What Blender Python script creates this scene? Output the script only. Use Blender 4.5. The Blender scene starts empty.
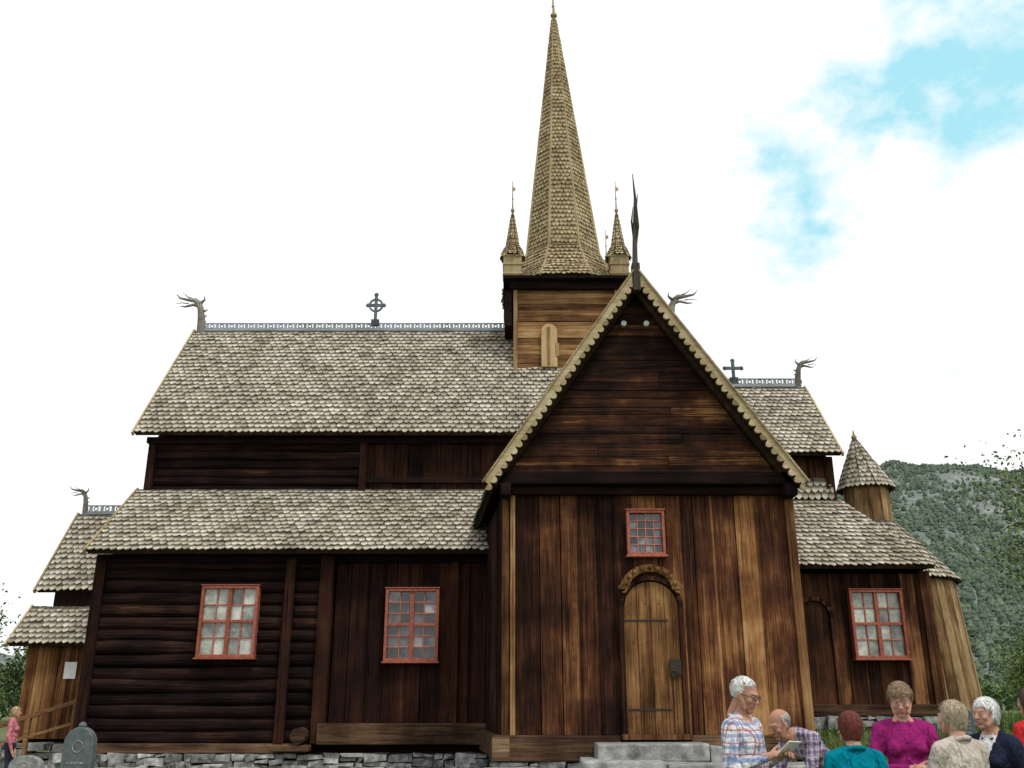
import bpy, math, random
import numpy as np
from mathutils import Vector, Matrix, noise
random.seed(7)
V = Vector
R_ = random.random
def U(a, b): return random.uniform(a, b)
def lerp(a, b, t): return a + (b - a) * t
def ss(a, b, x):
    t = max(0.0, min(1.0, (x - a) / (b - a))); return t * t * (3 - 2 * t)
scene = bpy.context.scene
col = scene.collection

# ------------------------------------------------------------ mesh builder
class MB:
    def __init__(s): s.v = []; s.f = []; s.m = []; s.a = []
    def add(s, vs, fs, m=0, a=None):
        o = len(s.v); s.v.extend([tuple(p) for p in vs])
        s.f.extend([tuple(i + o for i in f) for f in fs]); s.m.extend([m] * len(fs))
        s.a.extend(a if a is not None else [1.0] * len(vs))
    def obox(s, c, ax, ay, az, hx, hy, hz, m=0, j=0.0):
        c = V(c); ax = V(ax); ay = V(ay); az = V(az); vs = []
        for k in (-1, 1):
            for (i, q) in ((-1, -1), (1, -1), (1, 1), (-1, 1)):
                p = c + ax * (hx * i) + ay * (hy * q) + az * (hz * k)
                if j: p = p + V((U(-j, j), U(-j, j), U(-j, j)))
                vs.append(p)
        s.add(vs, [(0, 3, 2, 1), (4, 5, 6, 7), (0, 1, 5, 4), (1, 2, 6, 5), (2, 3, 7, 6), (3, 0, 4, 7)], m)
    def box(s, x0, x1, y0, y1, z0, z1, m=0, j=0.0):
        s.obox(((x0 + x1) / 2, (y0 + y1) / 2, (z0 + z1) / 2), (1, 0, 0), (0, 1, 0), (0, 0, 1),
               (x1 - x0) / 2, (y1 - y0) / 2, (z1 - z0) / 2, m, j)
    def beam(s, p, q, w, h, up=(0, 0, 1), m=0):
        p = V(p); q = V(q); d = (q - p); L = d.length; d.normalize()
        side = d.cross(V(up)).normalized(); u = side.cross(d).normalized()
        s.obox((p + q) / 2, d, side, u, L / 2, w / 2, h / 2, m)
    def tube(s, pts, rad, n=8, m=0):
        pts = [V(p) for p in pts]; N = len(pts)
        if not hasattr(rad, '__len__'): rad = [rad] * N
        d0 = (pts[1] - pts[0]).normalized()
        a = d0.cross(V((0, 0, 1)))
        if a.length < 0.1: a = d0.cross(V((0, 1, 0)))
        a.normalize(); vs = []
        for i in range(N):
            d = (pts[min(i + 1, N - 1)] - pts[max(i - 1, 0)]).normalized()
            a = (a - d * a.dot(d)).normalized(); b = d.cross(a)
            for k in range(n):
                t = 2 * math.pi * k / n
                vs.append(pts[i] + (a * math.cos(t) + b * math.sin(t)) * rad[i])
        fs = []
        for i in range(N - 1):
            for k in range(n):
                fs.append((i * n + k, i * n + (k + 1) % n, (i + 1) * n + (k + 1) % n, (i + 1) * n + k))
        fs.append(tuple(reversed(range(n)))); fs.append(tuple((N - 1) * n + k for k in range(n)))
        s.add(vs, fs, m)
    def cap(s, p, q, r1, r2, n=12, m=0):
        p = V(p); q = V(q); d = (q - p).normalized()
        P = []; Rr = []
        for a in (8, 30, 60): P.append(p - d * r1 * math.cos(math.radians(a))); Rr.append(r1 * math.sin(math.radians(a)))
        P.append(p); Rr.append(r1); P.append(q); Rr.append(r2)
        for a in (60, 30, 8): P.append(q + d * r2 * math.cos(math.radians(a))); Rr.append(r2 * math.sin(math.radians(a)))
        s.tube(P, Rr, n, m)
    def ell(s, c, r, M=None, m=0, nu=16, nv=10):
        c = V(c); vs = [V((0, 0, 1))]
        for i in range(1, nv):
            t = math.pi * i / nv
            for k in range(nu):
                p = 2 * math.pi * k / nu
                vs.append(V((math.sin(t) * math.cos(p), math.sin(t) * math.sin(p), math.cos(t))))
        vs.append(V((0, 0, -1))); out = []
        for p in vs:
            q = V((p.x * r[0], p.y * r[1], p.z * r[2]))
            if M is not None: q = M @ q
            out.append(c + q)
        fs = [(0, 1 + k, 1 + (k + 1) % nu) for k in range(nu)]
        for i in range(nv - 2):
            for k in range(nu):
                a = 1 + i * nu
                fs.append((a + k, a + nu + k, a + nu + (k + 1) % nu, a + (k + 1) % nu))
        a = 1 + (nv - 2) * nu; l = len(vs) - 1
        fs += [(a + k, l, a + (k + 1) % nu) for k in range(nu)]
        s.add(out, fs, m)
    def prism(s, poly, d, m=0):
        n = len(poly); d = V(d); vs = [V(p) for p in poly] + [V(p) + d for p in poly]
        fs = [tuple(range(n)), tuple(reversed(range(n, 2 * n)))]
        fs += [(i, i + n, (i + 1) % n + n, (i + 1) % n) for i in range(n)]
        s.add(vs, fs, m)
    def obj(s, name, mats, parent=None, smooth=False, bevel=0):
        me = bpy.data.meshes.new(name); me.from_pydata(s.v, [], s.f)
        if not isinstance(mats, (list, tuple)): mats = [mats]
        for a in mats: me.materials.append(a)
        me.polygons.foreach_set('material_index', s.m)
        me.polygons.foreach_set('use_smooth', [smooth] * len(s.f))
        at = me.attributes.new('lap_shade_wear', 'FLOAT', 'POINT'); at.data.foreach_set('value', s.a)
        me.update(); o = bpy.data.objects.new(name, me); col.objects.link(o)
        if parent: o.parent = parent
        if bevel:
            b = o.modifiers.new('b', 'BEVEL'); b.width = bevel; b.segments = 2; b.limit_method = 'ANGLE'; b.angle_limit = 0.7
        return o

def empty(name, loc=(0, 0, 0)):
    e = bpy.data.objects.new(name, None); e.location = loc; e.empty_display_size = .3; col.objects.link(e); return e

# ------------------------------------------------------------ materials
def base(name, rough=.8, spec=.3):
    m = bpy.data.materials.new(name); m.use_nodes = True; nt = m.node_tree
    b = nt.nodes['Principled BSDF']; b.inputs['Roughness'].default_value = rough
    b.inputs['Specular IOR Level'].default_value = spec
    return m, nt, b
def mth(nt, op, a, b=None, c=None, clamp=False):
    n = nt.nodes.new('ShaderNodeMath'); n.operation = op; n.use_clamp = clamp
    for i, x in enumerate((a, b, c)):
        if x is None: continue
        if isinstance(x, (int, float)): n.inputs[i].default_value = x
        else: nt.links.new(x, n.inputs[i])
    return n.outputs[0]
def vm(nt, op, a, b):
    n = nt.nodes.new('ShaderNodeVectorMath'); n.operation = op
    for i, x in enumerate((a, b)):
        if isinstance(x, (tuple, list)): n.inputs[i].default_value = x
        else: nt.links.new(x, n.inputs[i])
    return n
def ramp(nt, fac, cols):
    r = nt.nodes.new('ShaderNodeValToRGB'); nt.links.new(fac, r.inputs[0])
    e = r.color_ramp.elements; n = len(cols)
    pos = [i / (n - 1) if len(c) == 3 else c[3] for i, c in enumerate(cols)]
    e[0].position = pos[0]; e[0].color = (*cols[0][:3], 1)
    e[1].position = pos[-1]; e[1].color = (*cols[-1][:3], 1)
    for i in range(1, n - 1):
        q = e.new(pos[i]); q.color = (*cols[i][:3], 1)
    return r.outputs[0]
def noi(nt, vec, scale, detail=5, rough=.55, dim='3D'):
    n = nt.nodes.new('ShaderNodeTexNoise'); n.inputs['Scale'].default_value = scale
    n.inputs['Detail'].default_value = detail; n.inputs['Roughness'].default_value = rough
    nt.links.new(vec, n.inputs['Vector']); return n.outputs['Fac']
def maprange(nt, v, a, b, c, d):
    n = nt.nodes.new('ShaderNodeMapRange'); n.clamp = True
    nt.links.new(v, n.inputs[0])
    for i, x in enumerate((a, b, c, d)): n.inputs[i + 1].default_value = x
    return n.outputs[0]
def bump(nt, b, h, s, d=.02):
    n = nt.nodes.new('ShaderNodeBump'); n.inputs['Strength'].default_value = s; n.inputs['Distance'].default_value = d
    nt.links.new(h, n.inputs['Height']); nt.links.new(n.outputs[0], b.inputs['Normal'])

def wood(name, cols, grain='Z', bias=0., isl=.4, grads=(), contrast=1.7, rough=.9, bmp=.6, crack=True, blotch=.5, streak=.6, attr=False):
    m, nt, b = base(name, rough, .10)
    tc = nt.nodes.new('ShaderNodeTexCoord').outputs['Object']
    R = nt.nodes.new('ShaderNodeNewGeometry').outputs['Random Per Island']
    off = nt.nodes.new('ShaderNodeCombineXYZ')
    for i, k in enumerate((37, 17, 71)): nt.links.new(mth(nt, 'MULTIPLY', R, k), off.inputs[i])
    v = vm(nt, 'ADD', tc, off.outputs[0]).outputs[0]
    def sc(a, l):
        s = {'Z': (a, a, l), 'X': (l, a, a), 'Y': (a, l, a)}[grain]
        return vm(nt, 'MULTIPLY', v, s).outputs[0]
    n1 = noi(nt, sc(38, 1.5), 1, 7, .65); n2 = noi(nt, sc(7, .45), 1, 5, .6); n3 = noi(nt, tc, 1.1, 6, .6)
    s = mth(nt, 'ADD', mth(nt, 'MULTIPLY', n1, .45), mth(nt, 'MULTIPLY', n2, streak))
    s = mth(nt, 'ADD', s, mth(nt, 'MULTIPLY', n3, blotch))
    s = mth(nt, 'MULTIPLY_ADD', s, contrast, .5 + bias - contrast * (.225 + streak / 2 + blotch / 2))
    s = mth(nt, 'ADD', s, mth(nt, 'MULTIPLY_ADD', R, isl, -isl / 2))
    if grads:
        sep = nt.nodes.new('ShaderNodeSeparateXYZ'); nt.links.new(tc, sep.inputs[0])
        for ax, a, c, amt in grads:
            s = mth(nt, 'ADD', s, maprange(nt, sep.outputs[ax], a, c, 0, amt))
    cr = ramp(nt, s, cols)
    def mul(cr, k):
        mx = nt.nodes.new('ShaderNodeMix'); mx.data_type = 'RGBA'; mx.blend_type = 'MULTIPLY'; mx.inputs[0].default_value = 1
        nt.links.new(cr, mx.inputs[6]); nt.links.new(k, mx.inputs[7]); return mx.outputs[2]
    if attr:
        an = nt.nodes.new('ShaderNodeAttribute'); an.attribute_name = 'lap_shade_wear'
        cr = mul(cr, maprange(nt, an.outputs['Fac'], .42, .72, .22, 1.0))  # overlap shade painted into the shingle colour, along with paler weathered tips
    if crack:
        k = noi(nt, sc(46, .5), 1, 2); k = maprange(nt, k, .60, .68, 1, .2)
        cr = mul(cr, k)
        bump(nt, b, mth(nt, 'ADD', mth(nt, 'MULTIPLY', n1, .6), k), bmp, .012)
    else: bump(nt, b, n1, bmp, .012)
    nt.links.new(cr, b.inputs['Base Color'])
    return m

def speck(name, cols, scale=6, rough=.9, isl=.3, bmp=.4, bias=0., contrast=1.6, spec=.2, det=8, dist=.02):
    m, nt, b = base(name, rough, spec)
    tc = nt.nodes.new('ShaderNodeTexCoord').outputs['Object']
    R = nt.nodes.new('ShaderNodeNewGeometry').outputs['Random Per Island']
    n = noi(nt, tc, scale, det, .65)
    s = mth(nt, 'MULTIPLY_ADD', n, contrast, .5 + bias - contrast / 2)
    s = mth(nt, 'ADD', s, mth(nt, 'MULTIPLY_ADD', R, isl, -isl / 2))
    nt.links.new(ramp(nt, s, cols), b.inputs['Base Color'])
    if bmp: bump(nt, b, n, bmp, dist)
    return m

tar = wood('tar_wood', [(.003, .002, .002), (.009, .005, .005), (.024, .011, .009), (.08, .032, .02)], 'X', -.12)
tarlog = wood('tar_log', [(.003, .002, .002), (.010, .005, .005), (.030, .014, .010), (.11, .05, .03)], 'X', -.10, contrast=2.0)
tarZ = wood('tar_plank', [(.004, .002, .002), (.020, .008, .006), (.052, .019, .011), (.22, .09, .038)], 'Z', -.10, isl=.45,
            grads=[(0, -1.7, -.6, .22), (2, 1.2, 2.2, -.06)], contrast=1.7, blotch=.5, streak=.4)
tarC = wood('tar_clerestory', [(.004, .002, .002), (.016, .007, .005), (.045, .017, .010), (.15, .06, .027)], 'Z', -.10, isl=.4, contrast=1.8)
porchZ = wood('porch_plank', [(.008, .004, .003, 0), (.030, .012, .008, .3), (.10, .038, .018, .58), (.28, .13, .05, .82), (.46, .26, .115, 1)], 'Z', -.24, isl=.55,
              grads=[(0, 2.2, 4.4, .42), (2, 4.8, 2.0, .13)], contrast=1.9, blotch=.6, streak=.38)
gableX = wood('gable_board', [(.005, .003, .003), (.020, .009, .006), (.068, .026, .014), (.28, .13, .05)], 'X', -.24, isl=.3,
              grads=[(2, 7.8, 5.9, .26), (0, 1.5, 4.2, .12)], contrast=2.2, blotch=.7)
choirZ = wood('choir_plank', [(.006, .003, .002), (.026, .011, .007), (.09, .036, .018), (.32, .155, .065)], 'Z', -.15, isl=.5,
              grads=[(2, 3.4, 1.5, .15), (0, 8.5, 10, .14)], contrast=1.9, blotch=.5, streak=.45)
lightZ = wood('light_plank', [(.05, .025, .012), (.22, .13, .06), (.38, .26, .13), (.52, .39, .22)], 'Z', .0, isl=.5)
towerX = wood('tower_board', [(.03, .014, .008), (.12, .058, .026), (.28, .15, .065), (.45, .29, .14)], 'X', -.04, isl=.6, contrast=1.9)
sillX = wood('sill_beam', [(.01, .006, .004), (.05, .027, .017), (.15, .09, .05), (.36, .25, .16)], 'X', -.04, isl=.3)
doorZ = wood('door_wood', [(.02, .009, .005), (.11, .05, .02), (.27, .14, .055), (.44, .28, .13)], 'Z', .0, isl=.3, contrast=2.0, blotch=.6)
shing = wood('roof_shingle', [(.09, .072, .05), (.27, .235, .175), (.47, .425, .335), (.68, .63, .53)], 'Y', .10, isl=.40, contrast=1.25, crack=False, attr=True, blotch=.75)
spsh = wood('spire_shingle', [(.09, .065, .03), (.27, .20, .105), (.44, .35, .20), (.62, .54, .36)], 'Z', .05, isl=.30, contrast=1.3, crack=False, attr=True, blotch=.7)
tanw = wood('barge_wood', [(.09, .06, .03), (.27, .20, .105), (.44, .35, .21), (.60, .51, .35)], 'X', .04, isl=.5, crack=False)
greyw = wood('grey_carved_wood', [(.03, .025, .022), (.12, .105, .09), (.24, .22, .19), (.42, .4, .37)], 'X', .0, isl=.4)
crestm = wood('ridge_crest', [(.10, .10, .10), (.22, .24, .25), (.34, .38, .42), (.5, .52, .54)], 'X', 0, isl=.4, crack=False)
core = wood('inner_wall', [(.004, .002, .002), (.014, .007, .005), (.03, .014, .009)], 'X', -.1)
under = wood('roof_underside', [(.01, .006, .004), (.04, .022, .014), (.10, .06, .035)], 'Y', -.05)
stone = speck('foundation_stone', [(.05, .05, .048), (.17, .17, .165), (.33, .33, .315), (.58, .58, .56)], 7, isl=.5, bmp=.9, contrast=2.2)
slab = speck('slab_stone', [(.08, .08, .078), (.20, .20, .195), (.33, .33, .32), (.5, .5, .48)], 5, isl=.3, bmp=.7, contrast=2.1)
gravem = speck('grave_slate', [(.03, .045, .05), (.07, .09, .095), (.13, .15, .15)], 12, rough=.45, bmp=.15, spec=.5)
iron = speck('iron', [(.01, .01, .01), (.03, .025, .022), (.07, .045, .03)], 20, rough=.6)
redp = speck('red_window_paint', [(.17, .045, .028), (.34, .095, .06), (.46, .18, .13)], 14, rough=.7, isl=.35, bmp=.2)
mintw = speck('muntin_paint', [(.25, .07, .045), (.42, .15, .11), (.55, .27, .2)], 14, rough=.7, isl=.3, bmp=.2)
whitep = speck('white_paint', [(.5, .5, .48), (.72, .72, .7), (.82, .82, .8)], 10, rough=.6)
glass = speck('window_glass', [(.02, .022, .02), (.13, .14, .12), (.36, .38, .32), (.65, .65, .58)], 3.5, rough=.05, isl=.6, bmp=.05, bias=.08, spec=.8)  # pale stops imitate sky reflection, painted into the pane colour
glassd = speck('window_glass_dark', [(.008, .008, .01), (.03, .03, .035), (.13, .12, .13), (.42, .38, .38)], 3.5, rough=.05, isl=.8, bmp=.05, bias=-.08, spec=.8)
holem = speck('hole_sky_tone', [(.5, .55, .55), (.7, .75, .75)], 5, bmp=0)  # pale colour imitates bright sky seen through a hole

# ------------------------------------------------------------ church
church = empty('stave_church', (0, 0, 0))
S = church

def shingles(mb, A, B, C, D, w=.165, e=.195, t=.028, lift=.034, tip=.5, m=0, extra=.06):
    A, B, C, D = V(A), V(B), V(C), V(D)
    Nn = (B - A).cross(((D + C) / 2) - A).normalized()
    Rt = (B - A).normalized(); L = ((D + C) / 2 - (A + B) / 2).length
    rows = max(1, int(round(L / e)))
    e = L / rows
    ul = (D - A).normalized(); ur = (C - B).normalized()
    for r in range(rows):
        s = r / rows
        l = A.lerp(D, s); q = B.lerp(C, s); wd = (q - l).length
        if wd < .04: continue
        n = max(1, int(round(wd / w)))
        odd = r % 2
        for i in range(n + (1 if odd else 0)):
            if odd:
                a = max(0, (i - .5)) / n; bq = min(n, i + .5) / n
            else: a = i / n; bq = (i + 1) / n
            cx = (a + bq) / 2; h = (bq - a) * wd / 2 * U(.88, .95)
            Uu = ul.lerp(ur, cx).normalized()
            c0 = l.lerp(q, cx)
            wob = noise.noise(V((c0.x * .6, r * .35, A.z))) * .03
            c = c0 - Uu * (extra + U(-.014, .014) + wob) + Rt * U(-.007, .007)
            ly = min(e * 1.75, (1 - s) * L + extra)
            tp = min(tip * 2 * h, e * .6)
            lf = lift * U(.7, 1.5); tt = t * U(.8, 1.2); rot = U(-.03, .03)
            pts = [(-h, ly), (-h, tp), (-h * .5, tp * .40), (0, 0), (h * .5, tp * .40), (h, tp), (h, ly)]
            top = []; bot = []
            for (x, y) in pts:
                z = lf * (1 - y / ly) + .004
                x2 = x + rot * y
                P = c + Rt * x2 + Uu * y
                top.append(P + Nn * (z + tt)); bot.append(P + Nn * z)
            fs = [tuple(reversed(range(7))), tuple(range(7, 14))]
            fs += [(k, k + 1, k + 8, k + 7) for k in range(6)]
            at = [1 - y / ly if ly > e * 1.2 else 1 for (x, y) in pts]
            mb.add(top + bot, fs, m, at + [.3] * 7)  # undersides take the darkest painted shade

def slabq(mb, A, B, C, D, th, m=0):
    A, B, C, D = V(A), V(B), V(C), V(D)
    Nn = (B - A).cross(((D + C) / 2) - A).normalized()
    mb.prism([A, B, C, D], -Nn * th, m)

shm = MB(); und = MB(); brg = MB()
def roof(A, B, C, D, **k):
    shingles(shm, A, B, C, D, **k); slabq(und, A, B, C, D, .09)

def plank_wall(mb, p0, p1, z0, z1, wmin=.26, wmax=.46, th=.07, m=0, nrm=None, skip=None):
    p0 = V((*p0, 0)); p1 = V((*p1, 0)); d = (p1 - p0); L = d.length; d.normalize()
    n = V((d.y, -d.x, 0)) if nrm is None else V((*nrm, 0))
    x = 0
    while x < L - .01:
        w = U(wmin, wmax)
        if L - x - w < wmin * .6: w = L - x
        c = p0 + d * (x + w / 2) + n * U(-.018, .025)
        tl = U(-.004, .004)
        az = (V((0, 0, 1)) + d * tl).normalized()
        mb.obox((c.x, c.y, (z0 + z1) / 2), d, n, az, w / 2 - .008, th / 2, (z1 - z0) / 2, m)
        if R_() < .6:
            c2 = p0 + d * (x + w - .02) + n * (th * .55)
            mb.obox((c2.x, c2.y, (z0 + z1) / 2), d, n, (0, 0, 1), .024, .022, (z1 - z0) / 2 - .01, m)
        x += w

def logs(mb, x0, x1, y, z0, z1, n, m=0):
    h = (z1 - z0) / n
    for i in range(n):
        z = z0 + h * (i + .5); K = max(4, int((x1 - x0) / .4)); r = h * .54
        e0 = U(-.02, .02); e1 = U(-.02, .02); ph = U(0, 50)
        pts = []; rad = []
        for k in range(K + 1):
            t = k / K; x = lerp(x0 + e0, x1 + e1, t)
            pts.append((x, y + noise.noise(V((x * .5, ph, 0))) * .05, z + noise.noise(V((x * .4, 9, ph))) * .045)); rad.append(r * (1 + noise.noise(V((x * .9, ph, 4))) * .12))
        mb.tube(pts, rad, 12, m)

# ---- cores
cm = MB()
cm.box(-9.35, 1.2, 22.15, 31.85, .5, 4.72)
cm.box(-9.35, 4.9, 24.12, 29.88, 4.6, 8.15)
cm.prism([(-9.4, 23.95, 8.1), (-9.4, 30.05, 8.1), (-9.4, 27, 11.95)], (.2, 0, 0))
cm.prism([(4.75, 23.95, 8.1), (4.75, 30.05, 8.1), (4.75, 27, 11.95)], (.2, 0, 0))
cm.prism([(-9.4, 22.0, 4.7), (-9.4, 32.0, 4.7), (-9.4, 29.8, 6.5), (-9.4, 24.2, 6.5)], (.2, 0, 0))
cm.box(4.6, 9.9, 23.12, 30.9, .9, 4.6)
cm.box(4.6, 8.6, 25.1, 28.9, 4.5, 7.9)
cm.prism([(8.4, 24.9, 7.85), (8.4, 29.1, 7.85), (8.4, 27, 10.2)], (.2, 0, 0))
cm.box(-12.1, -9.5, 24.6, 29.4, .5, 3.0)
cm.box(-12.1, -9.5, 25.3, 28.7, 2.9, 4.4)
cm.prism([(-12.1, 25.2, 4.4), (-12.1, 28.8, 4.4), (-12.1, 27, 6.45)], (.15, 0, 0))
cm.obj('core_walls', core, S)

# ---- nave
lg = MB()
logs(lg, -9.4, -4.3, 22.08, .68, 4.75, 15)
logs(lg, -9.45, -3.9, 24.08, 6.2, 8.05, 8)
for i in range(15):
    z = .68 + (i + .5) * .2713
    lg.tube([(-5.08, 21.86, z), (-5.08, 22.5, z)], [.135, .14], 10)
lg.obj('nave_log_wall', tarlog, S, smooth=False)
pz = MB()
pz.box(-9.62, -9.38, 21.86, 22.16, .62, 4.78)
pz.box(-5.20, -4.98, 21.80, 21.9, .70, 4.72)
pz.box(-4.40, -4.10, 21.80, 22.15, .70, 4.78)
plank_wall(pz, (-4.06, 22.0), (-.6, 22.0), 1.12, 4.75, .24, .42)
pz.box(-1.35, -1.22, 21.86, 21.97, 1.1, 4.75)
plank_wall(pz, (-9.48, 31.9), (-9.48, 22.1), .7, 4.75, .3, .45, nrm=(-1, 0))
pz.obj('nave_plank_wall', tarZ, S, bevel=.008)
pc = MB()
plank_wall(pc, (-3.85, 24.02), (1.5, 24.02), 6.2, 8.1, .3, .45)
pc.box(-3.98, -3.8, 23.85, 24.1, 6.2, 8.1)
pc.box(-9.55, -9.35, 23.88, 24.1, 6.75, 8.1)
pc.obj('clerestory_wall', tarC, S, bevel=.008)
sb = MB()
sb.box(-4.25, -.45, 21.72, 22.1, .68, 1.12)
sb.box(-9.6, -4.5, 21.82, 22.1, .50, .70)
sb.tube([(-4.6, 21.45, .86), (-4.6, 22.1, .86)], [.17, .18], 12)
sb.box(-5.2, -4.35, 21.5, 21.8, .55, .68)
sb.obj('nave_sill', sillX, S, bevel=.02)
tb = MB()
tb.box(-9.6, -.3, 21.85, 22.1, 4.62, 4.80)
tb.box(-9.6, 1.5, 23.82, 24.1, 8.0, 8.16)
tb.box(-3.9, 1.5, 23.9, 24.0, 6.95, 7.08)
tb.obj('nave_top_plate', tar, S, bevel=.01)

# ---- nave roofs
BK = dict(w=.4, e=.4)
roof((-9.70, 21.5, 4.84), (.9, 21.5, 4.84), (.9, 24.0, 6.77), (-9.70, 24.0, 6.77))
roof((.9, 32.5, 4.84), (-9.70, 32.5, 4.84), (-9.70, 30.0, 6.77), (.9, 30.0, 6.77), **BK)
roof((-9.8, 23.5, 8.19), (5.05, 23.5, 8.19), (5.05, 27.0, 12.4), (-9.8, 27.0, 12.4))
roof((5.05, 30.5, 8.19), (-9.8, 30.5, 8.19), (-9.8, 27.0, 12.4), (5.05, 27.0, 12.4), **BK)
def verge(p, q, th=.05, h=.11):
    brg.beam(p, q, th, h, up=(0, 0, 1))
for x in (-9.83, 5.08):
    verge((x, 23.42, 8.13), (x, 27, 12.44)); verge((x, 30.58, 8.13), (x, 27, 12.44))
verge((-9.73, 21.42, 4.80), (-9.73, 24.0, 6.79)); verge((-9.73, 32.58, 4.80), (-9.73, 30.0, 6.79))

# ---- choir
roof((4.2, 24.5, 7.9), (8.85, 24.5, 7.9), (8.85, 27, 10.56), (4.2, 27, 10.56))
roof((8.85, 29.5, 7.9), (4.2, 29.5, 7.9), (4.2, 27, 10.56), (8.85, 27, 10.56), **BK)
for s in (24.44, 29.56): verge((8.88, s, 7.84), (8.88, 27, 10.6))
roof((4.2, 22.5, 4.63), (10.05, 22.5, 4.63), (8.85, 24.95, 6.69), (4.2, 24.95, 6.69))
roof((10.05, 22.5, 4.63), (10.05, 31.5, 4.63), (8.85, 29.05, 6.69), (8.85, 24.95, 6.69), w=.25)
roof((10.05, 31.5, 4.63), (4.2, 31.5, 4.63), (4.2, 29.05, 6.69), (8.85, 29.05, 6.69), **BK)
cz = MB()
plank_wall(cz, (4.9, 23.0), (9.95, 23.0), 1.5, 4.5, .24, .42)
plank_wall(cz, (9.97, 23.0), (9.97, 31), 1.5, 4.5, .3, .42)
plank_wall(cz, (4.6, 25.0), (8.62, 25.0), 6.4, 7.9, .2, .35)
plank_wall(cz, (8.64, 25.0), (8.64, 29.0), 6.4, 7.9, .2, .35)
cz.box(9.8, 10.06, 22.88, 23.1, 1.3, 4.55); cz.box(8.5, 8.74, 24.9, 25.1, 6.5, 7.9)
cz.obj('choir_plank_wall', choirZ, S, bevel=.008)
cs = MB(); cs.box(4.9, 10.1, 22.84, 23.1, 1.24, 1.5); cs.box(9.8, 10.12, 23.1, 31, 1.24, 1.5)
cs.obj('choir_sill', sillX, S, bevel=.02)
roof((6.4, 24.93, 6.75), (8.68, 24.93, 6.75), (8.68, 24.97, 7.3), (6.4, 24.97, 7.3), w=.18, e=.18)

# ---- apse
AX, AY = 10.35, 27.0
ap = MB()
def ring_planks(mb, cx, cy, r0, r1, z0, z1, n, th=.05):
    for i in range(n):
        a = 2 * math.pi * (i + .5) / n; r = (r0 + r1) / 2
        nn = V((math.cos(a), math.sin(a), 0)); d = V((-math.sin(a), math.cos(a), 0)); k = U(-.01, .018)
        vs = []
        for zz, rr in ((z0, r0), (z1, r1)):
            w = math.pi * rr / n * .96
            for i2, q in ((-1, 0), (1, 0), (1, 1), (-1, 1)):
                p = V((cx, cy, zz)) + nn * (rr + k - (1 - q) * th) + d * (w * i2); vs.append(p)
        mb.add(vs, [(0, 3, 2, 1), (4, 5, 6, 7), (0, 1, 5, 4), (1, 2, 6, 5), (2, 3, 7, 6), (3, 0, 4, 7)])
ring_planks(ap, AX, AY, 2.28, 2.00, 1.3, 4.8, 44)
ring_planks(ap, AX, AY, .64, .60, 6.1, 7.5, 20)
ap.tube([(AX, AY, 1.3), (AX, AY, 4.75)], [2.20, 1.92], 44)
ap.obj('apse_planks', lightZ, S, bevel=.006)
def cone_roof(mb, mu, cx, cy, r0, z0, r1, z1, n, a0=0, c1=None, **k):
    dx, dy = (c1[0] - cx, c1[1] - cy) if c1 else (0, 0)
    for i in range(n):
        a = a0 + 2 * math.pi * i / n; b = a0 + 2 * math.pi * (i + 1) / n
        A = (cx + r0 * math.cos(a), cy + r0 * math.sin(a), z0); B = (cx + r0 * math.cos(b), cy + r0 * math.sin(b), z0)
        C = (cx + dx + r1 * math.cos(b), cy + dy + r1 * math.sin(b), z1); D = (cx + dx + r1 * math.cos(a), cy + dy + r1 * math.sin(a), z1)
        shingles(mb, A, B, C, D, **k); slabq(mu, A, B, C, D, .05)
cone_roof(shm, und, AX, AY, 2.15, 4.68, .66, 6.4, 20)
cone_roof(shm, und, AX, AY, .80, 7.42, .03, 8.95, 12, c1=(AX - .16, AY), w=.15, e=.16, lift=.02)
brg.tube([(AX - .16, AY, 8.85), (AX - .16, AY, 9.0), (AX - .16, AY, 9.25)], [.06, .05, .012], 8)
brg.ell((AX - .16, AY, 9.02), (.08, .08, .08))

# ---- west porch
roof((-12.5, 24.1, 2.93), (-9.5, 24.1, 2.93), (-9.5, 25.1, 3.9), (-12.5, 25.1, 3.9))
roof((-12.55, 25.2, 4.35), (-9.5, 25.2, 4.35), (-9.5, 27, 6.68), (-12.55, 27, 6.68))
roof((-9.5, 28.8, 4.35), (-12.55, 28.8, 4.35), (-12.55, 27, 6.68), (-9.5, 27, 6.68), **BK)
roof((-9.5, 29.9, 2.93), (-12.5, 29.9, 2.93), (-12.5, 28.9, 3.9), (-9.5, 28.9, 3.9), **BK)
for s in (25.14, 28.86): verge((-12.58, s, 4.3), (-12.58, 27, 6.72))
verge((-12.53, 24.04, 2.88), (-12.53, 25.1, 3.93))
wp = MB()
plank_wall(wp, (-12.1, 24.5), (-9.5, 24.5), .7, 3.0, .18, .3)
plank_wall(wp, (-12.12, 29.4), (-12.12, 24.5), .7, 3.0, .2, .3, nrm=(-1, 0))
wp.obj('west_porch_planks', wood('west_plank', [(.03, .013, .006), (.12, .05, .02), (.28, .14, .055), (.42, .26, .12)], 'Z', -.04, isl=.5), S, bevel=.006)
nb = MB(); nb.box(-11.15, -10.85, 24.40, 24.42, 2.1, 2.5); nb.obj('notice_sheet', whitep, S)

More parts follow.
